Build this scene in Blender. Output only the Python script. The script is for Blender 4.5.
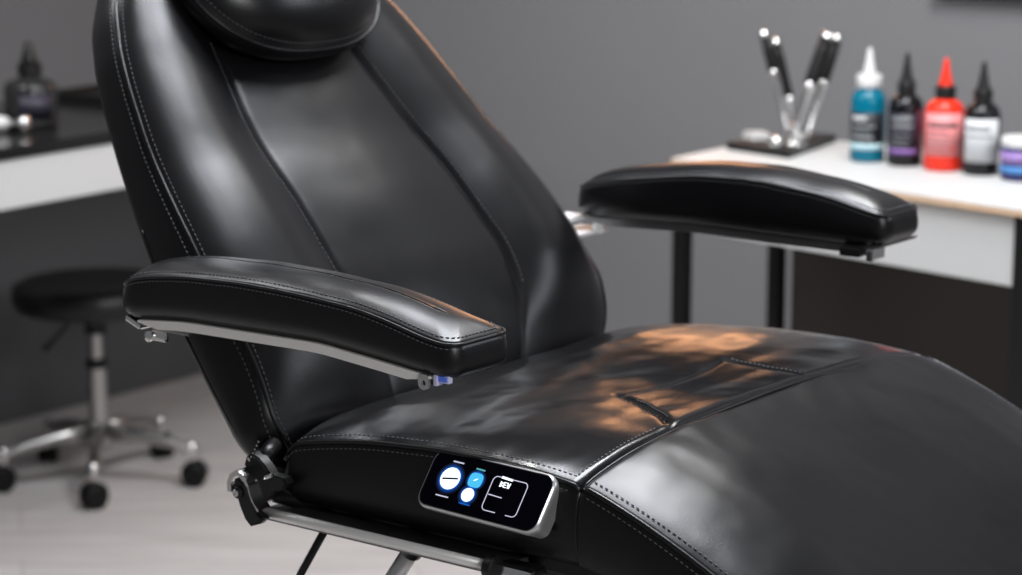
import bpy, bmesh, math, random
from mathutils import Vector, Matrix, noise
random.seed(7)
PI = math.pi
for o in list(bpy.data.objects): bpy.data.objects.remove(o)
SC = bpy.context.scene; C = SC.collection

# ---------------------------------------------------------------- camera, world, lights, exposure
cam = bpy.data.cameras.new('camera'); camo = bpy.data.objects.new('camera', cam); C.objects.link(camo)
camo.location = (0, 0, 1.35); camo.rotation_euler = (PI/2 - math.atan(477.5/2400), 0, 0)
cam.sensor_width = 36; cam.lens = 84.54; cam.clip_start = .05
cam.dof.use_dof = True; cam.dof.focus_distance = 2.10; cam.dof.aperture_fstop = 5.7
SC.camera = camo
SC.view_settings.view_transform = 'Standard'; SC.view_settings.look = 'None'
SC.view_settings.gamma = 1; SC.view_settings.use_curve_mapping = False
SC.view_settings.exposure = 0.0
W = bpy.data.worlds.new('world'); SC.world = W; W.use_nodes = True
W.node_tree.nodes['Background'].inputs[0].default_value = (.93, .96, 1.0, 1)
W.node_tree.nodes['Background'].inputs[1].default_value = .16

def area(name, loc, target, sx, sy, power, col=(1, 1, 1), spread=PI):
    l = bpy.data.lights.new(name, 'AREA'); l.shape = 'RECTANGLE'; l.size = sx; l.size_y = sy
    l.energy = power; l.color = col; l.spread = spread
    o = bpy.data.objects.new(name, l); C.objects.link(o); o.location = loc
    o.rotation_euler = (Vector(target) - Vector(loc)).to_track_quat('-Z', 'Y').to_euler()
    return o
area('ceiling_softbox_light', (.25, 2.95, 2.6), (.25, 2.6, .4), 1.1, .8, 64, (.90, .93, 1))
area('rear_ceiling_light', (1.9, 3.5, 2.6), (.6, 2.9, .6), .9, .7, 1.5, (.97, .98, 1))
area('side_window_daylight', (2.75, 2.5, 2.0), (-.1, 2.4, 1.1), .9, .7, 13, (.90, .93, 1))
area('ceiling_light_over_stool', (-1.5, 3.2, 2.6), (-1.0, 4.4, .4), 1.0, .8, 40, (.97, .98, 1))
area('front_fill_light', (1.9, -.6, 2.2), (.7, 4.5, .7), 1.4, 1.0, 58, (.97, .98, 1))  # added soft fill from behind the camera, mainly for the background walls
area('ceiling_light_over_desk', (.75, 3.55, 2.5), (.95, 4.7, .8), .5, .5, 21, (1, .98, .95))
area('glint_light', (.55, 3.3, 2.62), (.55, 3.9, .7), .08, .08, 8, (1, 1, 1))  # tiny strong light added to make glints on the chrome tools
area('glint_light', (-.5, 3.3, 2.62), (-.7, 4.2, .3), .08, .08, 9, (1, 1, 1))  # second added glint source, on the stool side

# ---------------------------------------------------------------- materials
def mat(name, col, rough=.5, metal=0, bump=None, ior=1.5, noise_col=None, emit=None, coat=0, trans=0, spec=.5):
    m = bpy.data.materials.new(name); m.use_nodes = True; nt = m.node_tree; b = nt.nodes['Principled BSDF']
    b.inputs['Base Color'].default_value = (*col, 1); b.inputs['Roughness'].default_value = rough
    b.inputs['Metallic'].default_value = metal; b.inputs['IOR'].default_value = ior
    b.inputs['Specular IOR Level'].default_value = spec
    b.inputs['Coat Weight'].default_value = coat; b.inputs['Transmission Weight'].default_value = trans
    tc = nt.nodes.new('ShaderNodeTexCoord')
    if emit:
        b.inputs['Emission Color'].default_value = (*emit[0], 1); b.inputs['Emission Strength'].default_value = emit[1]
    if noise_col:   # (scale, amount, stretch)
        mp = nt.nodes.new('ShaderNodeMapping'); mp.inputs['Scale'].default_value = noise_col[2]
        n = nt.nodes.new('ShaderNodeTexNoise'); n.inputs['Scale'].default_value = noise_col[0]; n.inputs['Detail'].default_value = 5
        r = nt.nodes.new('ShaderNodeMixRGB'); k = noise_col[1]
        r.inputs[1].default_value = (*[c*(1-k) for c in col], 1); r.inputs[2].default_value = (*[min(1, c*(1+k)) for c in col], 1)
        nt.links.new(tc.outputs['Object'], mp.inputs[0]); nt.links.new(mp.outputs[0], n.inputs[0])
        nt.links.new(n.outputs[0], r.inputs[0]); nt.links.new(r.outputs[0], b.inputs['Base Color'])
    if bump:
        prev = None
        for sc, st, kind in bump:
            if kind == 'v':
                t = nt.nodes.new('ShaderNodeTexVoronoi'); t.inputs['Scale'].default_value = sc; out = t.outputs['Distance']
            else:
                t = nt.nodes.new('ShaderNodeTexNoise'); t.inputs['Scale'].default_value = sc; t.inputs['Detail'].default_value = 3; out = t.outputs[0]
            nt.links.new(tc.outputs['Object'], t.inputs['Vector'])
            bp = nt.nodes.new('ShaderNodeBump'); bp.inputs['Strength'].default_value = 1; bp.inputs['Distance'].default_value = st
            nt.links.new(out, bp.inputs['Height'])
            if prev: nt.links.new(prev.outputs[0], bp.inputs['Normal'])
            prev = bp
        nt.links.new(prev.outputs[0], b.inputs['Normal'])
    return m
M = {}
M['leather'] = mat('black_leather', (.0040, .0040, .0047), .31, spec=.36, bump=[(5, .0022, 'n'), (420, .00004, 'v')])
M['leather_seat'] = mat('black_seat_leather', (.0040, .0040, .0046), .20, spec=.38, bump=[(6, .006, 'n'), (420, .00003, 'v')])
M['leather_leg'] = mat('black_leg_rest_leather', (.0036, .0036, .0042), .29, spec=.27, bump=[(6, .004, 'n'), (420, .00003, 'v')])
M['leather_side'] = mat('black_side_leather', (.0045, .0043, .0043), .42, spec=.3, bump=[(420, .0001, 'v')])
M['thread'] = mat('grey_thread', (.105, .105, .115), .6)
M['piping'] = mat('black_piping', (.005, .005, .006), .32, spec=.4)
M['chrome'] = mat('polished_steel', (.78, .77, .76), .16, 1)
M['brushed'] = mat('brushed_aluminium', (.62, .61, .60), .32, 1, bump=[(300, .00005, 'n')])
M['satin'] = mat('satin_metal', (.25, .25, .25), .4, 1)
M['blackmetal'] = mat('black_metal', (.006, .006, .006), .35, spec=.3)
M['plastic'] = mat('black_plastic', (.007, .007, .007), .4, spec=.35)
M['screen'] = mat('black_glass_screen', (.001, .001, .004), .06, spec=.2)
M['white_glow'] = mat('white_lit_icon', (.1, .1, .1), .5, emit=((.85, .94, 1), 1.6))
M['cyan_glow'] = mat('cyan_lit_icon', (.02, .1, .1), .5, emit=((.06, .48, .80), 1.1))
M['blue_glow'] = mat('painted_blue_bloom', (.0, .01, .03), .5, emit=((.0, .035, .20), .6))
M['blue_glow_strong'] = mat('blue_lit_ring', (.0, .01, .03), .5, emit=((.01, .14, .65), .9))
HM = [mat('painted_blue_bloom', (0, 0, .01), .5, emit=((.0, .16*(k/6)**3, .85*(k/6)**3+.006), .8)) for k in range(1, 7)]  # graded emission steps that paint the icons' bloom
M['line_glow'] = mat('pale_lit_line', (.1, .1, .1), .5, emit=((.75, .75, .95), .75))
M['teal_line'] = mat('teal_lit_line', (.02, .1, .1), .5, emit=((.10, .45, .50), .8))
M['dark_bar'] = mat('dark_bar', (.004, .005, .02), .4)
M['blue_lens'] = mat('blue_glass', (.04, .08, .4), .08, emit=((.10, .2, .8), .22))
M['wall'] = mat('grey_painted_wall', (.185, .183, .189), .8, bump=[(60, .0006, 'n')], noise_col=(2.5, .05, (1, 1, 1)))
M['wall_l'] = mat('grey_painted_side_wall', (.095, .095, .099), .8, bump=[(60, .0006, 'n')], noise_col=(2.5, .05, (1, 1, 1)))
M['base'] = mat('pale_baseboard', (.36, .34, .33), .5)
M['white'] = mat('white_laminate', (.53, .53, .52), .4)
M['ply'] = mat('wood_edge', (.58, .40, .26), .5, noise_col=(30, .15, (1, 1, 8)))
M['blacktop'] = mat('black_gloss_top', (.012, .012, .012), .2)
M['stoolleather'] = mat('stool_vinyl', (.006, .006, .006), .36, spec=.35)
M['stoolsteel'] = mat('dull_steel', (.42, .41, .40), .3, 1)
M['rubber'] = mat('black_rubber', (.005, .005, .005), .5, spec=.2)
M['frame'] = mat('dark_frame', (.03, .03, .03), .5)

def floor_mat():
    m = bpy.data.materials.new('pale_wood_floor'); m.use_nodes = True; nt = m.node_tree; b = nt.nodes['Principled BSDF']
    tc = nt.nodes.new('ShaderNodeTexCoord'); mp = nt.nodes.new('ShaderNodeMapping')
    mp.inputs['Rotation'].default_value = (0, 0, math.radians(-12)); mp.inputs['Scale'].default_value = (1.0, 9, 1)
    n = nt.nodes.new('ShaderNodeTexNoise'); n.inputs['Scale'].default_value = 3; n.inputs['Detail'].default_value = 6
    r = nt.nodes.new('ShaderNodeValToRGB'); r.color_ramp.elements[0].position = .3; r.color_ramp.elements[1].position = .75
    r.color_ramp.elements[0].color = (.40, .375, .36, 1); r.color_ramp.elements[1].color = (.54, .515, .50, 1)
    br = nt.nodes.new('ShaderNodeTexBrick'); br.inputs['Scale'].default_value = 1; br.inputs['Brick Width'].default_value = 1.4
    br.inputs['Row Height'].default_value = .18; br.inputs['Mortar Size'].default_value = .002
    br.inputs['Color1'].default_value = (1, 1, 1, 1); br.inputs['Color2'].default_value = (.93, .93, .93, 1); br.inputs['Mortar'].default_value = (.72, .70, .69, 1)
    mp2 = nt.nodes.new('ShaderNodeMapping'); mp2.inputs['Rotation'].default_value = (0, 0, math.radians(-12))
    mx = nt.nodes.new('ShaderNodeMixRGB'); mx.blend_type = 'MULTIPLY'; mx.inputs[0].default_value = 1
    L = nt.links.new
    L(tc.outputs['Object'], mp.inputs[0]); L(mp.outputs[0], n.inputs[0]); L(n.outputs[0], r.inputs[0])
    L(tc.outputs['Object'], mp2.inputs[0]); L(mp2.outputs[0], br.inputs[0])
    L(r.outputs[0], mx.inputs[1]); L(br.outputs[0], mx.inputs[2]); L(mx.outputs[0], b.inputs['Base Color'])
    b.inputs['Roughness'].default_value = .5
    return m
M['floor'] = floor_mat()

# ---------------------------------------------------------------- helpers
def link(name, bm, m, parent=None, smooth=True, autos=False, recalc=True):
    if recalc: bmesh.ops.recalc_face_normals(bm, faces=bm.faces)
    me = bpy.data.meshes.new(name); bm.to_mesh(me); bm.free()
    ms = m if isinstance(m, (list, tuple)) else [m]
    for q in ms: me.materials.append(q)
    for p in me.polygons: p.use_smooth = smooth
    o = bpy.data.objects.new(name, me); C.objects.link(o)
    if parent: o.parent = parent
    if autos and smooth:
        me.set_sharp_from_angle(angle=math.radians(38))
    return o
def empty(name, label, cat, loc=(0, 0, 0), rz=0, group=None):
    o = bpy.data.objects.new(name, None); o.empty_display_size = .1; C.objects.link(o)
    o.location = loc; o.rotation_euler = (0, 0, rz); tag(o, label, cat, group); return o
def tag(o, label, cat, group=None):
    o['label'] = label; o['category'] = cat
    if group: o['group'] = group
    return o
def grid(bm, rows, closed=True, cap=True):
    V = [[bm.verts.new(p) for p in r] for r in rows]
    n = len(V[0])
    for i in range(len(V)-1):
        for j in range(n if closed else n-1):
            k = (j+1) % n
            try: bm.faces.new((V[i][j], V[i][k], V[i+1][k], V[i+1][j]))
            except ValueError: pass
    if cap and closed:
        for r in (V[0], V[-1]):
            c = bm.verts.new(sum((v.co for v in r), Vector())/n)
            for j in range(n): bm.faces.new((r[j], r[(j+1) % n], c))
    return V
def box(bm, c, s, R=None, bev=0, seg=2):
    mt = Matrix.Translation(c) @ (R.to_4x4() if R else Matrix.Identity(4)) @ Matrix.Diagonal((*s, 1))
    g = bmesh.ops.create_cube(bm, size=1, matrix=mt)
    if bev:
        es = list({e for v in g['verts'] for e in v.link_edges})
        bmesh.ops.bevel(bm, geom=es, offset=bev, segments=seg, affect='EDGES', profile=.6)
def frame_at(d):
    d = Vector(d).normalized(); up = Vector((0, 0, 1)) if abs(d.z) < .95 else Vector((1, 0, 0))
    x = d.cross(up).normalized(); y = x.cross(d).normalized(); return x, y
def tube(bm, pts, r, seg=12, rs=None):
    pts = [Vector(p) for p in pts]; rows = []
    for i, p in enumerate(pts):
        d = pts[min(i+1, len(pts)-1)] - pts[max(i-1, 0)]
        x, y = frame_at(d); rr = rs[i] if rs else r
        rows.append([p + x*rr*math.cos(a) + y*rr*math.sin(a) for a in [2*PI*k/seg for k in range(seg)]])
    grid(bm, rows)
def lathe(bm, prof, c=(0, 0, 0), axis=(0, 0, 1), seg=32):
    c = Vector(c); a = Vector(axis).normalized(); x, y = frame_at(a)
    grid(bm, [[c + a*h + (x*math.cos(t) + y*math.sin(t))*max(r, 1e-5) for t in [2*PI*k/seg for k in range(seg)]] for r, h in prof])
def interp(tab, x):
    if x <= tab[0][0]: return tab[0][1]
    for (a, b), (c, d) in zip(tab, tab[1:]):
        if x <= c:
            return b + (d-b)*(x-a)/(c-a)
    return tab[-1][1]
def sm(tab, x, h):   # smoothed interpolation
    return sum(interp(tab, x+h*k/4) for k in range(-4, 5))/9
def resample(pts, step):
    pts = [Vector(p) for p in pts]; out = []; acc = 0; nxt = 0
    for a, b in zip(pts, pts[1:]):
        L = (b-a).length
        while nxt <= acc+L and L > 1e-9:
            out.append((a.lerp(b, (nxt-acc)/L), (b-a).normalized())); nxt += step
        acc += L
    return out
def stitches(name, pts, nrm, parent, step=.0058, ln=.0036, r=.00065, m=None):
    """a row of thread stitches along one seam; nrm = fn(point) or a vector"""
    bm = bmesh.new()
    for p, d in resample(pts, step):
        n = Vector(nrm(p) if callable(nrm) else nrm).normalized(); s = d.cross(n).normalized()
        a, b = p - d*ln/2, p + d*ln/2
        rows = []
        for q, k in ((a, .35), (a.lerp(b, .25), 1), (a.lerp(b, .75), 1), (b, .35)):
            rows.append([q + s*r*k*math.cos(t) + n*(r*k*math.sin(t)+r*.2) for t in [2*PI*i/5 for i in range(5)]])
        grid(bm, rows)
    return link(name, bm, m or M['thread'], parent)
def cos_space(a, b, n): return [a + (b-a)*(1-math.cos(PI*k/n))/2 for k in range(n+1)]
def rrect(w, h, r, n=6):
    out = []
    for cx, cy, a0 in ((w/2-r, h/2-r, 0), (-w/2+r, h/2-r, 90), (-w/2+r, -h/2+r, 180), (w/2-r, -h/2+r, 270)):
        for k in range(n+1):
            a = math.radians(a0 + 90*k/n); out.append((cx+r*math.cos(a), cy+r*math.sin(a)))
    return out

# ---------------------------------------------------------------- room
FX, FY = .79177, -.61082          # direction the chair faces; the room is square to it
OX, OY = .00915, 2.42982
Fv = Vector((FX, FY, 0)); Lv = Vector((-FY, FX, 0))
RZ = math.atan2(FY, FX)
def struct(name, bm, m, **k):
    o = link(name, bm, m, smooth=False, **k); o['kind'] = 'structure'; return o
corner = Vector((-1.107, 5.04, 0)) + Lv*1.1
bm = bmesh.new(); box(bm, (.3, 2.6, -.03), (7.5, 8.5, .06)); struct('floor', bm, M['floor'])
R3 = Matrix.Rotation(RZ, 3, 'Z')
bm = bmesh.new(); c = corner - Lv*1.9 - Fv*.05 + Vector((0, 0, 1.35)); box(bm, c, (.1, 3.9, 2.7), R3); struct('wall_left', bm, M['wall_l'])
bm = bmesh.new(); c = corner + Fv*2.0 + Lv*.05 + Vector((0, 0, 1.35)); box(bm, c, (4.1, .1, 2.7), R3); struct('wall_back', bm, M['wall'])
bm = bmesh.new(); box(bm, (.3, 3.6, 2.74), (7.5, 6.0, .06)); struct('ceiling', bm, mat('grey_ceiling', (.16, .16, .165), .9))
bm = bmesh.new(); c = corner - Lv*1.9 + Fv*.008 + Vector((0, 0, .022)); box(bm, c, (.016, 3.8, .044), R3); struct('baseboard_left', bm, M['base'])
bm = bmesh.new(); c = corner + Fv*2.0 - Lv*.008 + Vector((0, 0, .022)); box(bm, c, (4.0, .016, .044), R3); struct('baseboard_back', bm, M['base'])

# dark framed board whose lower edge hangs into view at the top right
t = empty('picture_frame', 'dark framed board hanging on the grey wall at the top right corner', 'frame', corner + Fv*2.03 + Vector((0, 0, .988)), RZ)
bm = bmesh.new()
for cc, ss in (((0, -.02, .015), (.76, .035, .03)), ((0, -.02, .585), (.76, .035, .03)), ((-.365, -.02, .3), (.03, .035, .54)), ((.365, -.02, .3), (.03, .035, .54))): box(bm, cc, ss, bev=.003)
link('frame', bm, M['frame'], t, smooth=False)
bm = bmesh.new(); box(bm, (0, -.012, .3), (.70, .012, .54)); link('board', bm, M['wall_l'], t, smooth=False)

# added warm lamp panel, unseen above the desk, for the orange glow on the seat
wl = empty('added_warm_lamp', 'added warm glowing panel, unseen on the grey wall above the white desk', 'lamp', corner + Fv*1.07 + Vector((0, 0, 1.45)), RZ)
bm = bmesh.new(); box(bm, (0, -.03, 0), (.36, .05, .50), bev=.006); link('housing', bm, M['frame'], wl, smooth=False)
bm = bmesh.new(); box(bm, (0, -.058, 0), (.34, .006, .48), bev=.002)
link('diffuser', bm, mat('added_warm_glow', (.8, .5, .3), .5, emit=((1, .46, .21), 7)), wl, smooth=False)

# ---------------------------------------------------------------- treatment chair
chair = empty('tattoo_chair', 'large black leather reclining tattoo chair with stitched panels and a lit control panel', 'chair', (OX, OY, 0), RZ)

# -- backrest
BA = math.radians(128); BD = Vector((math.cos(BA), 0, math.sin(BA))); BN = Vector((math.sin(BA), 0, -math.cos(BA))); B0 = Vector((-.04, 0, .76))
BW = [(-.045, .10), (-.035, .20), (-.02, .25), (.0, .275), (.03, .290), (.066, .289), (.12, .286), (.2, .282), (.26, .273), (.35, .256), (.41, .241), (.45, .228), (.5, .204), (.55, .17), (.6, .13), (.64, .085), (.665, .03)]
BG = [(-.05, .10), (.04, .120), (.13, .138), (.2, .131), (.3, .124), (.41, .104), (.5, .092), (.7, .03)]
BT = [(-.045, .03), (-.02, .060), (.0, .072), (.1, .082), (.2, .077), (.35, .070), (.5, .066), (.665, .02)]
def bk(t): return .020*max(0, min(1, (.09-t)/.09))**1.3
def bq(t): return .003*max(0, min(1, (.20-t)/.10))
def bw(t): return sm(BW, t, .012) - bk(t) - bq(t)
def bb(t): return interp([(.0, .017), (.2, .012), (.4, .006)], t)
def bg(t, sd=0):
    g = sm(BG, t, .03)
    g *= interp([(.08, .84), (.25, .90), (.36, 1)], t) if sd < 0 else (interp([(.05, 1), (.15, 1.05), (.25, 1.08), (.40, 1.02)], t) if sd > 0 else 1)
    return min(g, bw(t)*.7)
def nb(t): return sm([(-.045, -.045), (0, -.026), (.04, -.008), (.08, .005), (.14, .013), (.22, .010), (.32, 0)], t, .02)
def bpt(t, l, n): return B0 + BD*t + BN*n + Vector((0, l-.014-bk(t)+bq(t), 0))
def bfront(t, l):
    w = bw(t); g = bg(t, l); a = abs(l); s = max(0, min(1, w/.2))
    wr = .0030*noise.noise(Vector((l*9+3, t*6, 1.3))) + .0006*noise.noise(Vector((l*22, t*16, 4)))
    if a < g:
        n = -.006 + .006*(1-(a/g)**2) - .0035*math.exp(-((g-a)/.0045)**2)
    else:
        u = (a-g)/(w-g)
        n = -.006 + (.017*math.sin(PI*u**.9)**1.15 if 0 < u < 1 else 0)*s + .004*u - .0035*math.exp(-((a-g)/.003)**2)
        n -= .010*max(0, (u-.82)/.18)**2
    n *= max(0, min(1, (t-.01)/.11)) if l < 0 else max(.35, min(1, (t-.01)/.11))
    end = max(0, (.03-t)/.075)
    return nb(t) + n*min(1, w/.15) + wr*(1-min(1, abs(a/w)**6)) - .03*end**2
rows = []; NT = 110
for i in range(NT+1):
    t = -.045 + .71*(1-math.cos(PI*i/NT))/2; w = bw(t); g = bg(t, -1); g2 = bg(t, 1); D = sm(BT, t, .01)
    row = []
    ls = cos_space(-w, -g, 22)[:-1] + cos_space(-g, g2, 30)[:-1] + cos_space(g2, w, 22)
    for l in ls: row.append(bpt(t, l, bfront(t, l)))
    ne = bfront(t, w)
    for k in range(1, 13):
        a = k/12; row.append(bpt(t, w + bb(t)*math.sin(PI*min(1, a*1.0))**.7 - .02*max(0, a-.75)**1.2*4, ne + (-D-ne)*a))
    for k in range(1, 10):
        a = k/10; row.append(bpt(t, (w-.018)*(1-2*a), -D - .012*math.sin(PI*a)))
    for k in range(0, 12):
        a = 1-k/12; row.append(bpt(t, -(w + bb(t)*math.sin(PI*min(1, a*1.0))**.7 - .02*max(0, a-.75)**1.2*4), ne + (-D-ne)*a))
    rows.append(row)
bm = bmesh.new(); grid(bm, rows); back = link('backrest', bm, M['leather'], chair)
def bline(fn, t0, t1, off=0, dn=0, n=90):
    return [bpt(t0+(t1-t0)*k/n, fn(t0+(t1-t0)*k/n)+off, bfront(t0+(t1-t0)*k/n, fn(t0+(t1-t0)*k/n)+off)+dn) for k in range(n+1)]
for s in (-1, 1):
    pts = bline(lambda t: s*bw(t), -.03, .63, 0, .0005)
    bm = bmesh.new(); tube(bm, pts, .0022, 8); link('piping', bm, M['piping'], back)
    side = [bpt(t, s*(bw(t)+bb(t)*.30+.002), bfront(t, bw(t))-.0055) for t in [-.03+.66*k/90 for k in range(91)]]
    stitches('stitching', side, (0, s, 0), back)
    stitches('stitching', bline(lambda t: s*(bw(t)-.005), -.03, .63, 0, .0004), BN + Vector((0, s*.5, 0)), back, r=.0005)
    stitches('stitching', bline(lambda t: s*(bg(t, s)+.0065), .10, .60, 0, .0002), BN, back, r=.0005)
    rim = [bpt(t, s*(bw(t)+bb(t)*.86), -sm(BT, t, .01)*.70) for t in [-.03+.30*k/50 for k in range(51)]]
    bm = bmesh.new(); tube(bm, rim, .0014, 6); link('piping', bm, M['piping'], back)

# -- headrest
def head_pt(u, v):      # u around the rim, v 0 rim-back .. 1 centre-front
    c = math.cos(u); s = math.sin(u); e = 2/2.5
    return abs(c)**e*(1 if c >= 0 else -1), abs(s)**e*(1 if s >= 0 else -1)
bm = bmesh.new(); rows = []
HW, HH, HT = .150, .128, .532
prof = [(.80, -.004), (.93, -.002), (.985, .004), (1.005, .012), (1.0, .020), (.985, .0255), (.97, .0275), (.95, .032), (.90, .040), (.82, .048), (.70, .055), (.55, .060), (.40, .0625), (.25, .0635), (.1, .064)]
for k, n in prof:
    r = []
    for j in range(96):
        x, y = head_pt(2*PI*j/96, 0)
        r.append(bpt(HT + HH*k*y, HW*k*x + .010, n + .004 + max(0, n-.028)*.35- .006*(abs(x*k))**2*0))
    rows.append(r)
grid(bm, rows); hr = link('headrest', bm, M['leather'], chair)
ring = [bpt(HT + HH*.992*head_pt(u, 0)[1], HW*.992*head_pt(u, 0)[0] + .010, .0285) for u in [2*PI*k/120 for k in range(121)]]
bm = bmesh.new(); tube(bm, ring, .0018, 8); link('piping', bm, M['piping'], hr)
ring = [bpt(HT + HH*.955*head_pt(u, 0)[1], HW*.955*head_pt(u, 0)[0] + .010, .0362) for u in [2*PI*k/120 for k in range(121)]]
stitches('stitching', ring, BN, hr, r=.0005)

# -- seat
SW = .312; SF = .305; ZB = .702
ES = [(-.13, .735), (-.09, .745), (-.05, .757), (-.026, .766), (.02, .775), (.066, .782), (.148, .788), (.22, .788), (.264, .786), (.305, .781)]
def sr(l): return interp([(-.32, -.048), (-.2, -.075), (0, -.10), (.32, -.125)], l)
def seat_top(s, l, groove=True):
    u = min(1, abs(l)/SW); e = sm(ES, s, .02)
    q = (s-sr(l))/(SF-sr(l))
    z = e - .003 + .007*(1-u**14) + .006*(1-u**2) + interp([(-.1, .006), (.1, .010), (.305, .012)], s)*max(0, 1-u**3.2)
    dish = interp([(-.1, .012), (.0, .007), (.08, .005), (.25, .005), (.305, 0)], s)
    z += (.786-e)*(1-u**2)*interp([(-.05, 0), (.05, 1), (.26, 1), (.305, .4)], s)
    z -= dish*max(0, 1-(abs(l+.01)/.22)**2)**1.3
    z += .0022*noise.noise(Vector((s*11, l*6, 2.2))) *(1-u**6) + .0012*noise.noise(Vector((s*30, l*16, 7)))*(1-u**6)
    if groove:
        k = max(0, min(1, (s-.19)/.02))
        k *= max(0, min(1, (.304-s)/.012)); lf = far_l(s); ln = near_l(s)
        z -= k*.0030*(math.exp(-((l-lf)/.004)**2) + math.exp(-((l-ln)/.004)**2))
        if ln < l < lf: z -= .0012*math.exp(-((s-.2-.012*math.sin(PI*(l-ln)/(lf-ln)))/.004)**2)
        z -= .0045*math.exp(-((s-SF)/.004)**2)
    h = max(0, 1-q/.07)
    return z - (z-ZB)*.55*h**2.2
def far_l(s): return interp([(.19, .084), (.305, .068)], s)
def near_l(s): return interp([(.19, -.100), (.24, -.122), (.28, -.150), (.305, -.172)], s)
bm = bmesh.new(); rows = []
NQ = 150
for i in range(NQ+1):
    q = i/NQ; q = q**1.1 if q < .999 else 1
    row = []
    inset = .02*max(0, 1-q/.06)**2
    for k in range(181):
        l = -SW + 2*SW*k/180; l *= (SW-inset)/SW
        s = sr(l) + (SF-sr(l))*q; row.append(Vector((s, l, seat_top(s, l))))
    for sd in (1, -1):
        le = sd*(SW-inset); s = sr(le)+(SF-sr(le))*q; zt = seat_top(s, le)
        for k in (range(1, 10) if sd == 1 else range(9, 0, -1)):
            a = k/9.5; row.append(Vector((s, le + sd*(.007*math.sin(PI*a)**.6 - .015*max(0, a-.8)), zt - (zt-ZB)*a)))
        if sd == 1:
            for k in range(1, 8):
                l = le*(1-2*k/8)*.97; s2 = sr(l)+(SF-sr(l))*q; row.append(Vector((s2, l, ZB)))
    rows.append(row)
grid(bm, rows); seat = link('seat', bm, [M['leather_seat'], M['leather_side']], chair)
for p in seat.data.polygons:
    if abs(p.normal.y) > .75 or p.center.z < .735: p.material_index = 1
def seat_n(p):
    h = .002; zx = (seat_top(p.x+h, p.y, False)-seat_top(p.x-h, p.y, False))/(2*h); zy = (seat_top(p.x, p.y+h, False)-seat_top(p.x, p.y-h, False))/(2*h)
    return Vector((-zx, -zy, 1))
for sd in (-1, 1):
    L1 = [Vector((s, sd*(SW-.009), seat_top(s, sd*(SW-.009)))) for s in [sr(sd*SW)+.012+(SF-sr(sd*SW)-.02)*k/60 for k in range(61)]]
    stitches('stitching', L1, seat_n, seat)
    L2 = [Vector((s, sd*(SW+.0035), seat_top(s, sd*SW)-.0065)) for s in [sr(sd*SW)+.012+(SF-sr(sd*SW)-.02)*k/60 for k in range(61)]]
    stitches('stitching', L2, (0, sd, 0), seat, r=.0005)
    P = [Vector((s, sd*(SW+.0005), seat_top(s, sd*SW)-.0005)) for s in [sr(sd*SW)+.008+(SF-sr(sd*SW)-.008)*k/60 for k in range(61)]]
    bm = bmesh.new(); tube(bm, P, .0020, 8); link('piping', bm, M['piping'], seat)
stitches('stitching', [Vector((s, far_l(s)+.0055, seat_top(s, far_l(s)+.0055)+.0003)) for s in [.205+.088*k/20 for k in range(21)]], seat_n, seat)
stitches('stitching', [Vector((s, near_l(s)+.0055, seat_top(s, near_l(s)+.0055)+.0003)) for s in [.225+.062*k/20 for k in range(21)]], seat_n, seat, r=.0005)
stitches('stitching', [Vector((SF-.010, l, seat_top(SF-.010, l)+.0003)) for l in [-.30+.12*k/30 for k in range(31)]], seat_n, seat)
bm = bmesh.new(); tube(bm, [Vector((SF, l, seat_top(SF, l)-.0002)) for l in [-.309+.618*k/90 for k in range(91)]], .0014, 8); link('piping', bm, M['piping'], seat)

# -- leg rest
LT = [(.28, .789), (.305, .783), (.345, .770), (.40, .748), (.46, .719), (.5, .697), (.6, .634), (.7, .560), (.8, .480), (.9, .398)]
def leg_top(s, l):
    u = min(1, abs(l)/SW); e = sm(LT, s, .025)
    z = e - .003 + .007*(1-u**14) + .006*(1-u**2) + interp([(.3, .012), (.5, .016), (.9, .016)], s)*max(0, 1-u**3.2)
    z -= interp([(.305, 0), (.38, .004), (.5, .009), (.9, .01)], s)*max(0, 1-(abs(l)/.2)**2)**1.3
    z += .003*noise.noise(Vector((s*7, l*9, 5.2)))*(1-u**6) + .0010*noise.noise(Vector((s*26, l*30, 9)))*(1-u**6)*max(0, min(1, (.5-s)/.15))
    z -= .0050*math.exp(-((s-SF)/.004)**2)
    return z
bm = bmesh.new(); rows = []
ss = [SF+.0005+.02*(k/12)**1.5 for k in range(12)] + [SF+.0205+.55*k/90 for k in range(91)]
for i, s in enumerate(ss):
    row = []; end = max(0, (s-.845)/.0305)
    for k in range(161):
        l = -SW + 2*SW*k/160; row.append(Vector((s, l, leg_top(s, l) - .03*end**2)))
    zt = leg_top(s, SW) - .03*end**2; zb = interp([(.305, .700), (.36, .690), (.46, .635), (.6, .545), (.9, .31)], s)
    for sd in (1, -1):
        for k in (range(1, 10) if sd == 1 else range(9, 0, -1)):
            a = k/9.5; row.append(Vector((s, sd*(SW + .006*math.sin(PI*a)**.6 - .015*max(0, a-.8)), zt - (zt-zb)*a)))
        if sd == 1:
            for k in range(1, 8): row.append(Vector((s, SW*(1-2*k/8)*.97, zb)))
    rows.append(row)
grid(bm, rows); leg = link('leg_rest', bm, [M['leather_leg'], M['leather_side']], chair)
for p in leg.data.polygons:
    if abs(p.normal.y) > .75: p.material_index = 1
def leg_n(p): 
    h = .003; return Vector((-(leg_top(p.x+h, p.y)-leg_top(p.x-h, p.y))/(2*h), -(leg_top(p.x, p.y+h)-leg_top(p.x, p.y-h))/(2*h), 1))
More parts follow.
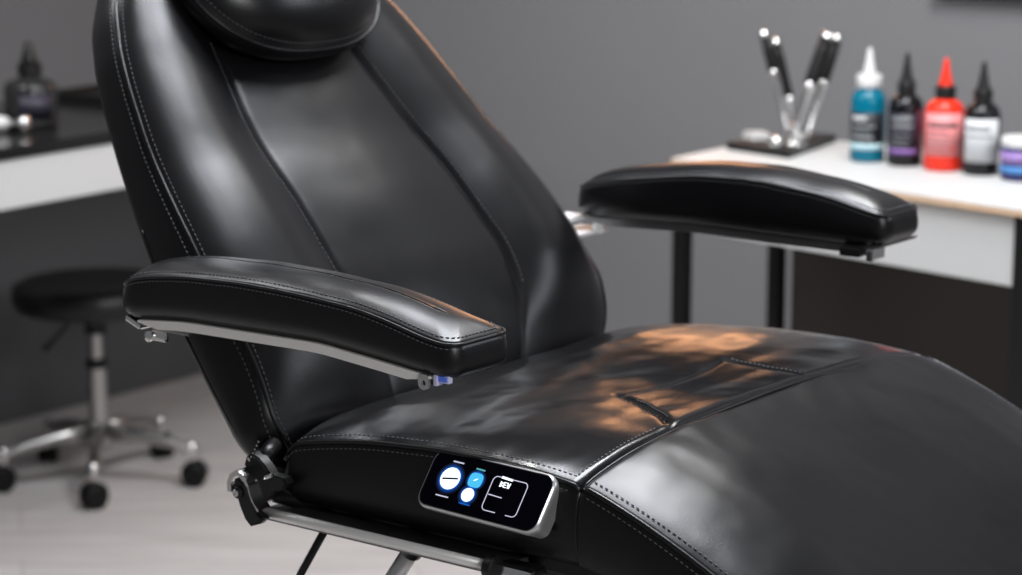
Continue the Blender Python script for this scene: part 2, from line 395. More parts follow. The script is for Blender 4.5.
for sd in (-1, 1):
    sl = [.315+.54*k/80 for k in range(81)]
    stitches('stitching', [Vector((s, sd*(SW-.009), leg_top(s, SW-.009)+.0003)) for s in sl], leg_n, leg)
    stitches('stitching', [Vector((s, sd*(SW+.0035), leg_top(s, SW)-.0075)) for s in sl], (0, sd, 0), leg, r=.0005)
    bm = bmesh.new(); tube(bm, [Vector((s, sd*(SW+.0005), leg_top(s, SW)-.0005)) for s in [.309]+sl], .0024, 8); link('piping', bm, M['piping'], leg)

# -- arm rests
def armrest(lc, s0, s1, zs_tab, zb_tab, near):
    hw = .0415; rf, rb = .016, .030
    def zs(s): return sm(zs_tab, s, .02)
    def zb(s): return sm(zb_tab, s, .015)
    def ring(d):        # rounded rectangle inset by d, corners first-class, constant point count
        out = []
        def corner_(sx, sy, r, a0):
            e = max(r-d, min(.015, (hw-d)*.96), .0003); cx = (s1-d-e) if sx > 0 else (s0+d+e); cy = sy*(hw-d-e)
            return [(cx+e*math.cos(math.radians(a0+90*q/10)), cy+e*math.sin(math.radians(a0+90*q/10))) for q in range(11)]
        cs = [corner_(1, 1, rf, 0), corner_(-1, 1, rb, 90), corner_(-1, -1, rb, 180), corner_(1, -1, rf, 270)]
        ns = [60, 6, 60, 8]
        for q in range(4):
            out += cs[q]; a = cs[q][-1]; b = cs[(q+1) % 4][0]
            out += [(a[0]+(b[0]-a[0])*k/ns[q], a[1]+(b[1]-a[1])*k/ns[q]) for k in range(1, ns[q])]
        return out
    def crown(d): return .0125*(1-(max(0, 1-d/hw))**2.4)
    rows = []
    wob = lambda x, y: .0008*noise.noise(Vector((x*22, y*30, lc*9)))
    for d in (hw*.97, hw*.7, hw*.4, .014): rows.append([Vector((x, lc+y, zb(x))) for x, y in ring(d)])
    for k in range(0, 15):
        a = k/14; d = -.0030*math.sin(PI*min(1, a*1.0))**.8 + (.006*(1-a/.35)**2.2 if a < .35 else 0)
        rows.append([Vector((x, lc+y, zb(x)+(zs(x)-zb(x))*(.02+.98*a))) for x, y in ring(d)])
    rows[-1] = [Vector((x, lc+y, zs(x)-.0004)) for x, y in ring(.0012)]
    for q in (.0018, .003, .0045, .006, .0075, .009, .011, .013, .016, .020, .024, .029, .034, .038, .041, hw*.985):
        rows.append([Vector((x, lc+y, zs(x)+crown(q)+wob(x, y))) for x, y in ring(q)])
    bm = bmesh.new(); grid(bm, rows); arm = link('armrest', bm, M['leather'], chair)
    cl = lambda p: p+[p[0]]
    bm = bmesh.new(); tube(bm, cl([Vector((x, lc+y, zs(x)-.0002)) for x, y in ring(-.0004)]), .0016, 8); link('piping', bm, M['piping'], arm)
    stitches('stitching', cl([Vector((x, lc+y, zs(x)+crown(.0055)+.0003)) for x, y in ring(.0055)]), (0, 0, 1), arm, step=.0052)
    stitches('stitching', cl([Vector((x, lc+y, zs(x)-.0042)) for x, y in ring(-.0016)]), (0, -1, .2), arm, step=.0052, r=.00045)
    return arm, zb
nz = [(-.22, .893), (-.20, .906), (-.177, .913), (-.121, .920), (-.048, .923), (.016, .922), (.052, .920), (.098, .917), (.146, .908), (.176, .900), (.21, .897), (.25, .896)]
nb = [(-.22, .872), (-.195, .868), (-.123, .875), (.05, .878), (.12, .872), (.174, .867), (.21, .864), (.24, .866), (.26, .872)]
arm1, zb1 = armrest(-.3245, -.215, .207, nz, nb, True)
fz = [(-.20, .905), (-.17, .915), (-.12, .927), (-.009, .942), (.071, .944), (.162, .935), (.224, .921), (.26, .915)]
fb = [(-.20, .882), (-.17, .876), (-.008, .883), (.125, .882), (.213, .882), (.256, .892), (.28, .90)]
arm2, zb2 = armrest(.380, -.183, .236, fz, fb, False)
def arm_hw(arm, zb, lc, s0, s1, sgn, ledge):
    # flat metal rail that carries the pad
    bm = bmesh.new(); rows = []
    for k in range(41):
        s = s0+(s1-s0)*k/40; zt = zb(s)+.0008; hb = .0085*min(1, .25+(k/4 if k < 3 else 1), .25+((40-k)/4 if k > 37 else 1))
        a, b = lc-.0405, lc+.0405
        rows.append([Vector((s, a, zt)), Vector((s, b, zt)), Vector((s, b, zt-hb)), Vector((s, b-.004, zt-hb)), Vector((s, b-.004, zt-.003)), Vector((s, a+.004, zt-.003)), Vector((s, a+.004, zt-hb)), Vector((s, a, zt-hb))])
    grid(bm, rows); link('arm_rail', bm, mat('pale_brushed_rail', (.88, .85, .81), .4, .1) if sgn < 0 else M['satin'], arm, smooth=False)
arm_hw(arm1, zb1, -.325, -.182, .182, -1, 0)
arm_hw(arm2, zb2, .385, -.16, .23, 1, 0)
# near arm: eyelet tab, blue lens, rear lug and rear clip
def eyelet(parent, c, r, th, m, axis=(0, 1, 0), up=.008):
    bm = bmesh.new(); c = Vector(c); rows = []; n = 24
    outer = []; inner = []
    for k in range(n):
        a = 2*PI*k/n; x = math.cos(a); z = math.sin(a)
        outer.append((r*x, r*z if z < 0 else min(up, r*z*2.2))); inner.append((r*.48*x, r*.48*z))
    for y in (-th/2, th/2): pass
    A = [bm.verts.new(c+Vector((x, -th/2, z))) for x, z in outer]; B = [bm.verts.new(c+Vector((x, -th/2, z))) for x, z in inner]
    A2 = [bm.verts.new(c+Vector((x, th/2, z))) for x, z in outer]; B2 = [bm.verts.new(c+Vector((x, th/2, z))) for x, z in inner]
    for k in range(n):
        j = (k+1) % n
        bm.faces.new((A[k], A[j], B[j], B[k])); bm.faces.new((A2[k], B2[k], B2[j], A2[j]))
        bm.faces.new((A[k], A2[k], A2[j], A[j])); bm.faces.new((B[k], B[j], B2[j], B2[k]))
    return link('eyelet_tab', bm, m, parent, smooth=False)
eyelet(arm1, (.1745, -.365, .8605), .0060, .003, M['brushed'])
bm = bmesh.new(); box(bm, (.1935, -.360, .8658), (.009, .007, .0048), bev=.001); link('blue_lens', bm, M['blue_lens'], arm1, smooth=False)['label'] = 'small blue glass lens'
bm = bmesh.new(); box(bm, (.1870, -.361, .8645), (.004, .009, .010), bev=.0008); box(bm, (.1935, -.3595, .8656), (.0125, .006, .0068), bev=.0008); link('lens_clip', bm, mat('lavender_metal_clip', (.62, .62, .85), .3, .2), arm1, smooth=False)
bm = bmesh.new()
box(bm, (-.157, -.362, .857), (.022, .006, .010), bev=.003); lathe(bm, [(.0048, 0), (.0052, .001), (.0052, .003), (.0025, .0042), (0.0001, .0042)], (-.166, -.365, .8565), (0, -1, 0), 20)
link('rear_lug', bm, M['chrome'], arm1, autos=True)
bm = bmesh.new(); box(bm, (-.194, -.352, .8655), (.022, .018, .006), Matrix.Rotation(.35, 3, 'Y'), bev=.002); link('rear_clip', bm, M['chrome'], arm1, smooth=False)
# brackets that join each pad to the backrest frame
bm = bmesh.new(); box(bm, (-.165, -.305, .859), (.05, .07, .008), bev=.002); box(bm, (-.165, -.265, .861), (.04, .06, .010), bev=.002); link('arm_bracket', bm, M['satin'], arm1, smooth=False)
bm = bmesh.new(); box(bm, (-.185, .318, .876), (.030, .07, .007), bev=.0025); box(bm, (-.17, .326, .861), (.042, .085, .0045), bev=.0015); box(bm, (-.148, .345, .866), (.010, .012, .013), bev=.002)
box(bm, (-.185, .30, .868), (.014, .07, .018), bev=.002)
link('arm_bracket', bm, mat('white_metal_bracket', (.8, .8, .8), .35, .3), arm2, smooth=False)
bm = bmesh.new(); box(bm, (.196, .350, .877), (.026, .03, .010), bev=.002); link('height_catch', bm, M['plastic'], arm2, smooth=False)
bm = bmesh.new(); box(bm, (.220, .350, .876), (.009, .028, .013), bev=.002); link('catch_button', bm, M['chrome'], arm2, smooth=False)

# -- control panel on the near side of the seat
PC = Vector((.2144, -.331, .763)); E1 = Vector((.9976, -.0693, -.0011)).normalized()
E2 = Vector((.041, .5765, .816)); E2 = (E2 - E1*E2.dot(E1)).normalized(); E3 = E1.cross(E2).normalized()
if E3.y > 0: E3 = -E3
def pp(u, v, n=0): return PC + E1*u + E2*v + E3*n
PWd, PHt = .1427, .0560
bm = bmesh.new(); rows = []
for ex, n, off in ((-.004, -.024, 0), (-.002, -.012, 0), (.0002, -.0075, 0), (.0006, -.003, 0), (0, -.0012, 0), (-.0012, 0, 0), (-.0022, -.0006, 0)):
    rows.append([pp(x*(1), y, n) for x, y in rrect(PWd+2*ex, PHt+2*ex, .0125+ex)])
grid(bm, rows); panel = link('control_panel', bm, mat('silver_bezel', (.62, .62, .62), .34, .75), chair, autos=True)
def flat(name, pts, n0, n1, m, parent):
    bm = bmesh.new(); grid(bm, [[pp(x, y, n0) for x, y in pts], [pp(x, y, n1) for x, y in pts]]); return link(name, bm, m, parent, smooth=False)
scr = flat('screen', rrect(PWd-.0042, PHt-.0042, .0107), -.002, .0004, M['screen'], panel)
def U(u, v): return (-.5+u)*PWd, (.5-v)*PHt
def disc(cx, cy, rx, ry, n=36, e=1.0): return [(cx+rx*math.copysign(abs(math.cos(a))**e, math.cos(a)), cy+ry*math.copysign(abs(math.sin(a))**e, math.sin(a))) for a in [2*PI*k/n for k in range(n)]]
def HALO(cx, cy, rx, ry, w):  # nested glowing discs paint bloom onto the screen around an icon
    for k, m in enumerate(HM): flat('painted_icon_bloom', disc(cx, cy, rx+w*(1-k/6), ry+w*(1-k/6)), .0002, .00046+.00005*k, m, scr)
def seg(name, u0, v0, u1, v1, w, m, n=.0008):
    (x0, y0), (x1, y1) = U(u0, v0), U(u1, v1); d = Vector((x1-x0, y1-y0)).normalized(); p = Vector((-d.y, d.x))*w/2
    return flat(name, [(x0+p.x, y0+p.y), (x1+p.x, y1+p.y), (x1-p.x, y1-p.y), (x0-p.x, y0-p.y)], .0003, n, m, scr)
cx, cy = U(.205, .455)
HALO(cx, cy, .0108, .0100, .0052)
flat('round_icon', disc(cx, cy, .0111, .0104), .0003, .0009, M['white_glow'], scr)
seg('icon_bar', .145, .485, .268, .430, .0017, M['dark_bar'], .0012)
cx, cy = U(.405, .385)
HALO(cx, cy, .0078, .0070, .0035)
flat('square_icon', disc(cx, cy, .0078, .0068, 36, .6), .0003, .0009, M['cyan_glow'], scr)
flat('icon_mark', [(cx-.0022, cy-.0012), (cx+.0004, cy-.0002), (cx+.0026, cy+.002), (cx-.0004, cy+.0008)], .0009, .0011, M['white_glow'], scr)
cx, cy = U(.392, .645)
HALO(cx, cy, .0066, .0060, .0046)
flat('round_icon', disc(cx, cy, .0070, .0064), .0003, .0009, M['white_glow'], scr)
seg('screen_line', .175, .165, .262, .165, .0012, M['line_glow'])
seg('screen_line', .375, .195, .447, .200, .0014, M['teal_line'])
seg('screen_line', .145, .765, .25, .765, .0011, M['line_glow'])
seg('screen_line', .35, .80, .44, .805, .0010, M['blue_glow_strong'])
# rounded bracket outline with gaps
x0, y0 = U(.535, .815); x1, y1 = U(.815, .235); wq, hq = x1-x0, y1-y0
rr = [(x+(x0+x1)/2, y+(y0+y1)/2) for x, y in rrect(wq, hq, .0045)]
path = [rr[k] for k in range(len(rr))]
def strip(name, pts, w, m):
    bm = bmesh.new(); tube(bm, [pp(x, y, .0006) for x, y in pts], w/2, 6); return link(name, bm, m, scr)
n = len(rr); bl = rr[20]; 
gapL = (x0+wq*.42, y0); gapR = (x0+wq*.72, y0)
strip('screen_outline', [gapR] + rr[21:] + rr[:21] + [gapL], .00085, M['line_glow'])
seg('screen_line', .545, .55, .655, .56, .0009, M['line_glow'])
seg('screen_line', .595, .232, .685, .245, .0021, M['white_glow'])
cx, cy = U(.645, .345)       # tiny three-letter readout
def glyph(strokes, ox):
    for (a, b, c, d) in strokes:
        u0, v0 = (cx+ox+a*.0028, cy+b*.0044); u1, v1 = (cx+ox+c*.0028, cy+d*.0044)
        dd = Vector((u1-u0, v1-v0)).normalized()*.00035; p = Vector((-dd.y, dd.x))
        GL.append([(u0-dd.x+p.x, v0-dd.y+p.y), (u1+dd.x+p.x, v1+dd.y+p.y), (u1+dd.x-p.x, v1+dd.y-p.y), (u0-dd.x-p.x, v0-dd.y-p.y)])
GL = []
glyph([(0, 0, 0, 1), (0, 1, 1, .8), (1, .8, 0, .5), (0, .5, 1, .25), (1, .25, 0, 0)], -.0058)
glyph([(0, 0, 0, 1), (0, 1, 1, 1), (0, .5, .8, .5), (0, 0, 1, 0)], -.0018)
glyph([(0, 1, .3, 0), (.3, 0, .5, .7), (.5, .7, .8, 0), (.8, 0, 1, 1)], .0022)
bm = bmesh.new()
for q in GL: grid(bm, [[pp(x, y-.0022, .0004) for x, y in q], [pp(x, y-.0022, .0009) for x, y in q]])
link('readout_text', bm, M['white_glow'], scr, smooth=False)
# mounting block behind the panel
bm = bmesh.new(); box(bm, (.2144, -.3125, .752), (.110, .022, .024), bev=.004); link('panel_mount', bm, M['plastic'], panel, smooth=False)

# -- frame under the seat
base = None
bm = bmesh.new(); box(bm, (.16, 0, .662), (.34, .34, .074), bev=.01); box(bm, (.155, 0, .691), (.37, .575, .018), bev=.004); under = link('seat_carrier', bm, M['blackmetal'], chair, smooth=False)
bm = bmesh.new()
rows = []
for k in range(31):
    s = -.052 + .290*k/30; z = .6985
    rows.append([Vector((s, -.298, z)), Vector((s, -.334, z)), Vector((s, -.334, z-.010)), Vector((s, -.298, z-.010))])
grid(bm, rows); rail = link('side_rail', bm, M['satin'], chair, smooth=False)
bm = bmesh.new(); tube(bm, [(-.060, -.3365, .6965), (.0, -.3365, .6965), (.222, -.3365, .6965)], .0050, 14); link('edge_bar', bm, mat('pale_steel_bar', (.82, .80, .78), .35, .5), rail)
bm = bmesh.new(); lathe(bm, [(.0035, 0), (.0105, .001), (.0115, .004), (.0115, .010), (.008, .012), (0.0001, .012)], (.222, -.337, .6955), (1, 0, 0), 20); link('rail_socket', bm, M['plastic'], rail, autos=True)
bm = bmesh.new(); box(bm, (.250, -.326, .692), (.044, .026, .018), bev=.006); link('rail_end', bm, M['chrome'], rail, autos=True)
for s_, l_ in ((.02, -.22), (.22, -.22)):
    bm = bmesh.new(); box(bm, (s_, -.24, .684), (.03, .12, .012), bev=.002); link('rail_bracket', bm, M['blackmetal'], rail, smooth=False)
# hinge between backrest and rail
def slab(name, pts, l0, l1, m, parent, bev=.0015):
    bm = bmesh.new(); A = [bm.verts.new((x, l0, z)) for x, z in pts]; B = [bm.verts.new((x, l1, z)) for x, z in pts]
    n = len(pts); bm.faces.new(A); bm.faces.new(B[::-1])
    for k in range(n): bm.faces.new((A[k], B[k], B[(k+1) % n], A[(k+1) % n]))
    bmesh.ops.recalc_face_normals(bm, faces=bm.faces)
    if bev: bmesh.ops.bevel(bm, geom=[e for e in bm.edges if abs(e.verts[0].co.y-e.verts[1].co.y) < 1e-6], offset=bev, segments=2, affect='EDGES')
    return link(name, bm, m, parent, autos=True)
HARM = [(-.068, -.300, .752), (-.063, -.315, .7465), (-.060, -.328, .738)]
hinge = slab('recline_hinge', [(-.072, .746), (-.066, .751), (-.056, .748), (-.048, .742), (-.040, .734), (-.024, .733), (-.020, .728), (-.024, .722), (-.034, .718), (-.040, .711), (-.052, .703), (-.059, .713), (-.068, .728), (-.075, .738)], -.335, -.322, M['blackmetal'], chair)
bm = bmesh.new(); tube(bm, HARM, .0082, 14); link('hinge_arm', bm, M['blackmetal'], hinge)
bm = bmesh.new()
for p, d in resample([(-.0525, -.3345, .764), (-.063, -.3365, .744)], .0045): box(bm, p + Vector((-.002, 0, 0)), (.0016, .002, .0016))
link('hinge_teeth', bm, M['chrome'], hinge, smooth=False)
arcs = [(-.044, .700), (-.050, .7055), (-.055, .714), (-.058, .724), (-.063, .7315), (-.070, .7345), (-.077, .730), (-.0805, .722), (-.080, .714)]
bm = bmesh.new(); rows = []
for k, (x, z) in enumerate(arcs):
    a = Vector(arcs[max(0, k-1)]); b = Vector(arcs[min(len(arcs)-1, k+1)]); d = (b-a).normalized(); nn = Vector((-d.y, d.x))*.0026
    rows.append([Vector((x+nn.x, -.350, z+nn.y)), Vector((x+nn.x, -.333, z+nn.y)), Vector((x-nn.x, -.333, z-nn.y)), Vector((x-nn.x, -.350, z-nn.y))])
grid(bm, rows); link('hinge_bracket', bm, M['chrome'], hinge, autos=True)
slab('hinge_lever', [(-.0735, .722), (-.0725, .728), (-.067, .7305), (-.061, .728), (-.056, .721), (-.051, .710), (-.043, .700), (-.034, .695), (-.041, .689), (-.053, .6845), (-.060, .690), (-.067, .703)], -.352, -.341, M['plastic'], hinge, .0025)
bm = bmesh.new(); lathe(bm, [(.0050, 0), (.0060, .002), (.0060, .0035), (.0048, .0048)], (-.0655, -.351, .7165), (0, -1, 0), 24); hb = link('pivot_cap', bm, M['plastic'], hinge, autos=True)
bm = bmesh.new(); lathe(bm, [(.0036, 0), (.0036, .0015), (.0026, .0025), (.0001, .0022)], (-.0655, -.3555, .7165), (0, -1, 0), 20); link('pivot_bolt', bm, M['brushed'], hinge, autos=True)
bm = bmesh.new(); box(bm, (-.040, -.337, .733), (.010, .005, .004), Matrix.Rotation(-.4, 3, 'Y'), bev=.0015); box(bm, (-.056, -.336, .7265), (.002, .003, .002)); box(bm, (-.066, -.336, .7455), (.0028, .003, .0028)); link('hinge_bolt', bm, M['chrome'], hinge, smooth=False)
bm = bmesh.new(); tube(bm, [(-.045, -.325, .712), (.0, -.27, .690), (.03, -.16, .675)], .008, 10); link('hinge_stay', bm, M['blackmetal'], hinge)
# braces, column and floor base
bm = bmesh.new(); tube(bm, [(.004, -.30, .690), (-.036, -.30, .628), (-.285, -.25, .06)], .0040, 10); link('brace_rod', bm, M['blackmetal'], chair)
bm = bmesh.new(); tube(bm, [(.088, -.28, .672), (.05, -.275, .622), (-.25, -.23, .06)], .0085, 14); br = link('gas_strut', bm, M['brushed'], chair)
bm = bmesh.new(); tube(bm, [(.104, -.282, .695), (.098, -.282, .686), (.086, -.28, .668)], .0135, 14, [.0145, .0145, .0105]); link('strut_cap', bm, M['plastic'], br)
bm = bmesh.new(); lathe(bm, [(.09, 0), (.09, .1), (.07, .11), (.07, .40), (.055, .41), (.055, .60)], (.16, 0, .03), (0, 0, 1), 32); link('lift_column', bm, M['blackmetal'], chair, autos=True)
bm = bmesh.new(); box(bm, (.08, 0, .025), (.86, .56, .05), bev=.012); link('floor_base', bm, M['blackmetal'], chair, smooth=False)
bm = bmesh.new(); box(bm, (-.27, 0, .055), (.05, .52, .03), bev=.006); link('base_bar', bm, M['blackmetal'], chair, smooth=False)

# ---------------------------------------------------------------- stool
def stool():
    t = empty('rolling_stool', 'round black rolling stool on a chrome five-star base under the left desk', 'stool', (-.842, 4.755, 0))
    bm = bmesh.new(); lathe(bm, [(.02, .360), (.145, .360), (.158, .366), (.165, .380), (.166, .393), (.162, .408), (.150, .417), (.12, .420), (.06, .422), (.0001, .422)], seg=64); st = link('seat', bm, M['stoolleather'], t)
    bm = bmesh.new(); tube(bm, [(.1625*math.cos(a), .1625*math.sin(a), .4075) for a in [2*PI*k/64 for k in range(65)]], .002, 6); link('piping', bm, M['stoolleather'], st)
    bm = bmesh.new(); box(bm, (0, 0, .352), (.12, .12, .016), bev=.003); lathe(bm, [(.022, .31), (.022, .345)], seg=20); link('seat_plate', bm, M['blackmetal'], t, autos=True)
    bm = bmesh.new(); tube(bm, [(-.02, -.01, .345), (-.05, -.02, .335), (-.085, -.04, .295), (-.098, -.045, .285)], .0045, 8, [.004, .004, .006, .008]); link('height_lever', bm, M['plastic'], t)
    bm = bmesh.new(); lathe(bm, [(.0135, .24), (.0135, .345)], seg=20); link('gas_cylinder', bm, M['stoolsteel'], t, autos=True)
    bm = bmesh.new(); lathe(bm, [(.019, .238), (.022, .24), (.022, .254), (.017, .258)], seg=24); link('collar', bm, M['plastic'], t, autos=True)
    bm = bmesh.new(); lathe(bm, [(.019, .105), (.019, .238)], seg=28); lathe(bm, [(.022, .07), (.030, .078), (.032, .10), (.024, .115), (.019, .118)], seg=28); link('column', bm, M['stoolsteel'], t, autos=True)
    for k in range(5):
        a = math.radians(-84 + 72*k); d = Vector((math.cos(a), math.sin(a), 0)); s = Vector((-d.y, d.x, 0))
        bm = bmesh.new(); rows = []
        for q, (r, z, w, h) in enumerate(((.02, .105, .017, .020), (.08, .100, .014, .016), (.15, .090, .012, .012), (.190, .078, .0115, .010), (.207, .074, .010, .009), (.213, .073, .005, .006))):
            rows.append([d*r + s*w*math.cos(b) + Vector((0, 0, z + h*math.sin(b))) for b in [2*PI*j/14 for j in range(14)]])
        grid(bm, rows); lg = link('base_leg', bm, M['stoolsteel'], t)
        bm = bmesh.new(); lathe(bm, [(.0001, .094), (.006, .092), (.011, .086), (.012, .078), (.006, .05), (.006, .045)], d*.198, seg=18); link('leg_cap', bm, M['chrome'], lg)
        c = d*.203; w0 = Matrix.Rotation(a+.6+k*1.1, 3, 'Z') @ Vector((1, 0, 0))
        bm = bmesh.new()
        for sg in (-1, 1):
            lathe(bm, [(.008, 0), (.022, .001), (.025, .004), (.025, .012), (.022, .015), (.008, .016)], c + Vector((0, 0, .025)) + w0*(.003 if sg > 0 else -.003), w0*sg, 24)
        x, y = frame_at(w0)
        rows = []
        for h in (-.013, .013):
            rows.append([c + Vector((0, 0, .028)) + w0*h + Vector((0, 0, 1))*.027*math.sin(b) + w0.cross(Vector((0, 0, 1)))*.027*math.cos(b) for b in [PI*j/12 for j in range(13)]] )
        grid(bm, rows)
        link('caster', bm, M['rubber'], lg, autos=True)
    return t
stool()

# ---------------------------------------------------------------- left desk and what stands on it
def poly_slab(name, pts, z0, z1, m, parent, bev=0):
    bm = bmesh.new(); A = [bm.verts.new((*p, z0)) for p in pts]; B = [bm.verts.new((*p, z1)) for p in pts]; n = len(pts)
    bm.faces.new(A[::-1]); bm.faces.new(B)
    for k in range(n): bm.faces.new((A[k], A[(k+1) % n], B[(k+1) % n], B[k]))
    if bev: bmesh.ops.bevel(bm, geom=list(bm.edges), offset=bev, segments=2, affect='EDGES')
    return link(name, bm, m, parent, smooth=False)
ldir = Vector((.563, .827, 0)).normalized(); lin = Vector((-ldir.y, ldir.x, 0))
ld = empty('side_desk', 'white desk with a black glossy top on the left behind the chair', 'desk', (-.888, 4.133, 0), math.atan2(ldir.y, ldir.x))
poly_slab('desk_top', [(-.75, -.006), (1.3, -.006), (1.3, .50), (-.75, .50)], .752, .774, M['blacktop'], ld, .003)
poly_slab('apron', [(-.74, .0), (1.29, .0), (1.29, .03), (-.74, .03)], .664, .752, M['white'], ld, .002)
poly_slab('side_board', [(1.265, .03), (1.29, .03), (1.29, .49), (1.265, .49)], .664, .752, M['white'], ld, .002)
poly_slab('side_board', [(-.74, .03), (-.715, .03), (-.715, .49), (-.74, .49)], .664, .752, M['white'], ld, .002)
for x, y in ((1.25, .03), (1.25, .46), (-.70, .03), (-.70, .46)):
    poly_slab('leg', [(x-.015, y-.015), (x+.015, y-.015), (x+.015, y+.015), (x-.015, y+.015)], 0, .70, M['blackmetal'], ld, .002)

def bottle(name, label, loc, R, H, body, capc, nozc, labels, group=None, seg=40, cr=.52, rz=0, sh=.62):
    """squeeze bottle: body to sh*H, collar, pointed nozzle; labels = (z0,z1,material,arc)"""
    t = empty(name, label, 'bottle', loc, rz, group)
    hb = H*sh
    bm = bmesh.new(); lathe(bm, [(R*.86, 0), (R*.96, .002), (R, .006), (R, hb*.80), (R*.97, hb*.86), (R*.85, hb*.93), (R*.62, hb*.98), (R*.45, hb), (R*.42, hb+.004)], seg=seg); bt = link('body', bm, body, t)
    bm = bmesh.new(); lathe(bm, [(R*(cr-.03), hb+.0005), (R*cr, hb+.002), (R*cr, hb+H*.105), (R*(cr-.05), hb+H*.115), (R*.3, hb+H*.118)], seg=28); link('cap', bm, capc, t, autos=True)
    bm = bmesh.new(); lathe(bm, [(R*.40, hb+H*.116), (R*.36, hb+H*.135), (R*.27, hb+H*.20), (R*.18, hb+H*.28), (R*.14, H*.97), (R*.10, H*.99), (.0002, H)], seg=24); link('nozzle', bm, nozc, t)
    for z0, z1, m, a0, a1, rr, nm in labels:
        bm = bmesh.new(); N = 24; rows = []
        for k in range(N+1):
            a = math.radians(a0+(a1-a0)*k/N); c, s = math.cos(a), math.sin(a); r0, r1 = R+.0001, R+rr
            rows.append([Vector((r0*c, r0*s, z0*H)), Vector((r0*c, r0*s, z1*H)), Vector((r1*c, r1*s, z1*H)), Vector((r1*c, r1*s, z0*H))])
        grid(bm, rows); link(nm, bm, m, bt if nm != 'label' else t)
    return t
def plain(n, c, r=.35, **k):
    k.setdefault('spec', .3); return mat(n, c, r, **k)
M['teal'] = plain('teal_plastic', (.0, .12, .19), .22); M['blackp'] = plain('black_gloss_plastic', (.005, .005, .006), .22)
M['red'] = plain('red_orange_plastic', (.72, .030, .012), .25); M['whitep'] = plain('white_plastic', (.62, .61, .60), .35)
M['pink'] = plain('pale_pink_label', (.70, .24, .24), .5); M['wlabel'] = plain('white_label', (.50, .51, .52), .5)
M['blabel'] = plain('black_label', (.012, .013, .016), .45); M['dlabel'] = plain('charcoal_label', (.02, .017, .028), .45)
M['pale'] = plain('pale_blue_band', (.45, .62, .66), .5); M['cyanb'] = plain('teal_band', (.01, .35, .42), .4)
M['violet'] = plain('violet_band', (.22, .11, .34), .5); M['ink'] = plain('grey_print', (.18, .19, .2), .6); M['lightink'] = plain('light_print', (.5, .52, .54), .6)
M['darkink'] = plain('dark_print', (.06, .05, .06), .6); M['redink'] = plain('red_print', (.6, .05, .05), .5)
M['maroon'] = plain('maroon_strip', (.10, .012, .025), .4)
M['jar'] = plain('dark_blue_jar', (.02, .02, .10), .3); M['lilac'] = plain('lilac_label', (.28, .18, .42), .5); M['sky'] = plain('sky_blue_band', (.07, .22, .50), .5)
def prints(rows_, m, rr=.0009, nm='label_print'): return [(z0, z1, m, a0, a1, rr, nm) for z0, z1, a0, a1 in rows_]
G = 'ink bottles in a row on the white desk'
bottle('ink_bottle', 'teal ink bottle with white pointed cap, leftmost bottle on the right desk', (.621, 4.150, .75), .0305, .1975, M['teal'], M['whitep'], M['whitep'],
       [(.17, .44, M['blabel'], 180, 318, .0006, 'label'), (.115, .165, M['pale'], 180, 318, .0006, 'label')] +
       prints([(.37, .41, 205, 255)], M['wlabel']) + prints([(.305, .33, 200, 285), (.26, .275, 200, 270), (.20, .235, 205, 280)], M['ink']), G, sh=.65, cr=.72)
bottle('ink_bottle', 'black ink bottle with charcoal label and purple stripe beside the teal bottle', (.678, 4.100, .75), .0300, .195, M['blackp'], M['plastic'], M['plastic'],
       [(.10, .47, M['dlabel'], 200, 300, .0006, 'label'), (.10, .50, M['maroon'], 302, 350, .0005, 'label'), (.115, .155, M['violet'], 200, 300, .0009, 'label_print')] +
       prints([(.40, .44, 215, 280), (.34, .37, 215, 285)], M['ink']) + prints([(.28, .29, 215, 275), (.23, .24, 215, 275), (.19, .2, 215, 270)], M['ink'], .0008), G, sh=.63)
bottle('ink_bottle', 'bright red ink bottle with pink label and red nozzle', (.735, 4.045, .75), .0335, .1905, M['red'], M['plastic'], M['red'],
       [(.14, .52, M['pink'], 195, 318, .0006, 'label')] + prints([(.40, .44, 205, 300), (.35, .365, 205, 270)], M['darkink']) + prints([(.30, .31, 205, 280), (.25, .26, 205, 270)], M['ink'], .0008) + prints([(.19, .215, 280, 295)], M['redink']), G, sh=.635)
bottle('ink_bottle', 'black ink bottle with large white label between red bottle and jar', (.789, 3.995, .75), .0305, .1905, M['blackp'], M['plastic'], M['plastic'],
       [(.12, .50, M['wlabel'], 195, 318, .0006, 'label')] + prints([(.40, .435, 205, 285), (.34, .36, 205, 300)], M['ink']) + prints([(.28, .29, 205, 290), (.23, .24, 205, 285), (.18, .19, 205, 270)], M['lightink'], .0008), G, sh=.635)
jr = empty('ink_jar', 'dark blue jar with lilac label and white lid at the right edge of the desk', 'jar', (.846, 3.935, .75))
bm = bmesh.new(); lathe(bm, [(.030, 0), (.0345, .002), (.036, .008), (.036, .053), (.033, .058)], seg=40); jb = link('body', bm, M['jar'], jr, autos=True)
bm = bmesh.new(); lathe(bm, [(.035, .056), (.0355, .058), (.0355, .068), (.033, .071), (.0001, .0715)], seg=40); link('lid', bm, M['whitep'], jr, autos=True)
for z0, z1, m in ((.030, .048, M['lilac']), (.013, .024, M['sky'])):
    bm = bmesh.new(); rows = []
    for k in range(25):
        a = math.radians(180+150*k/24); c, s = math.cos(a), math.sin(a)
        rows.append([Vector((r*c, r*s, z)) for r, z in ((.0361, z0), (.0361, z1), (.0367, z1), (.0367, z0))])
    grid(bm, rows); link('label', bm, m, jr)

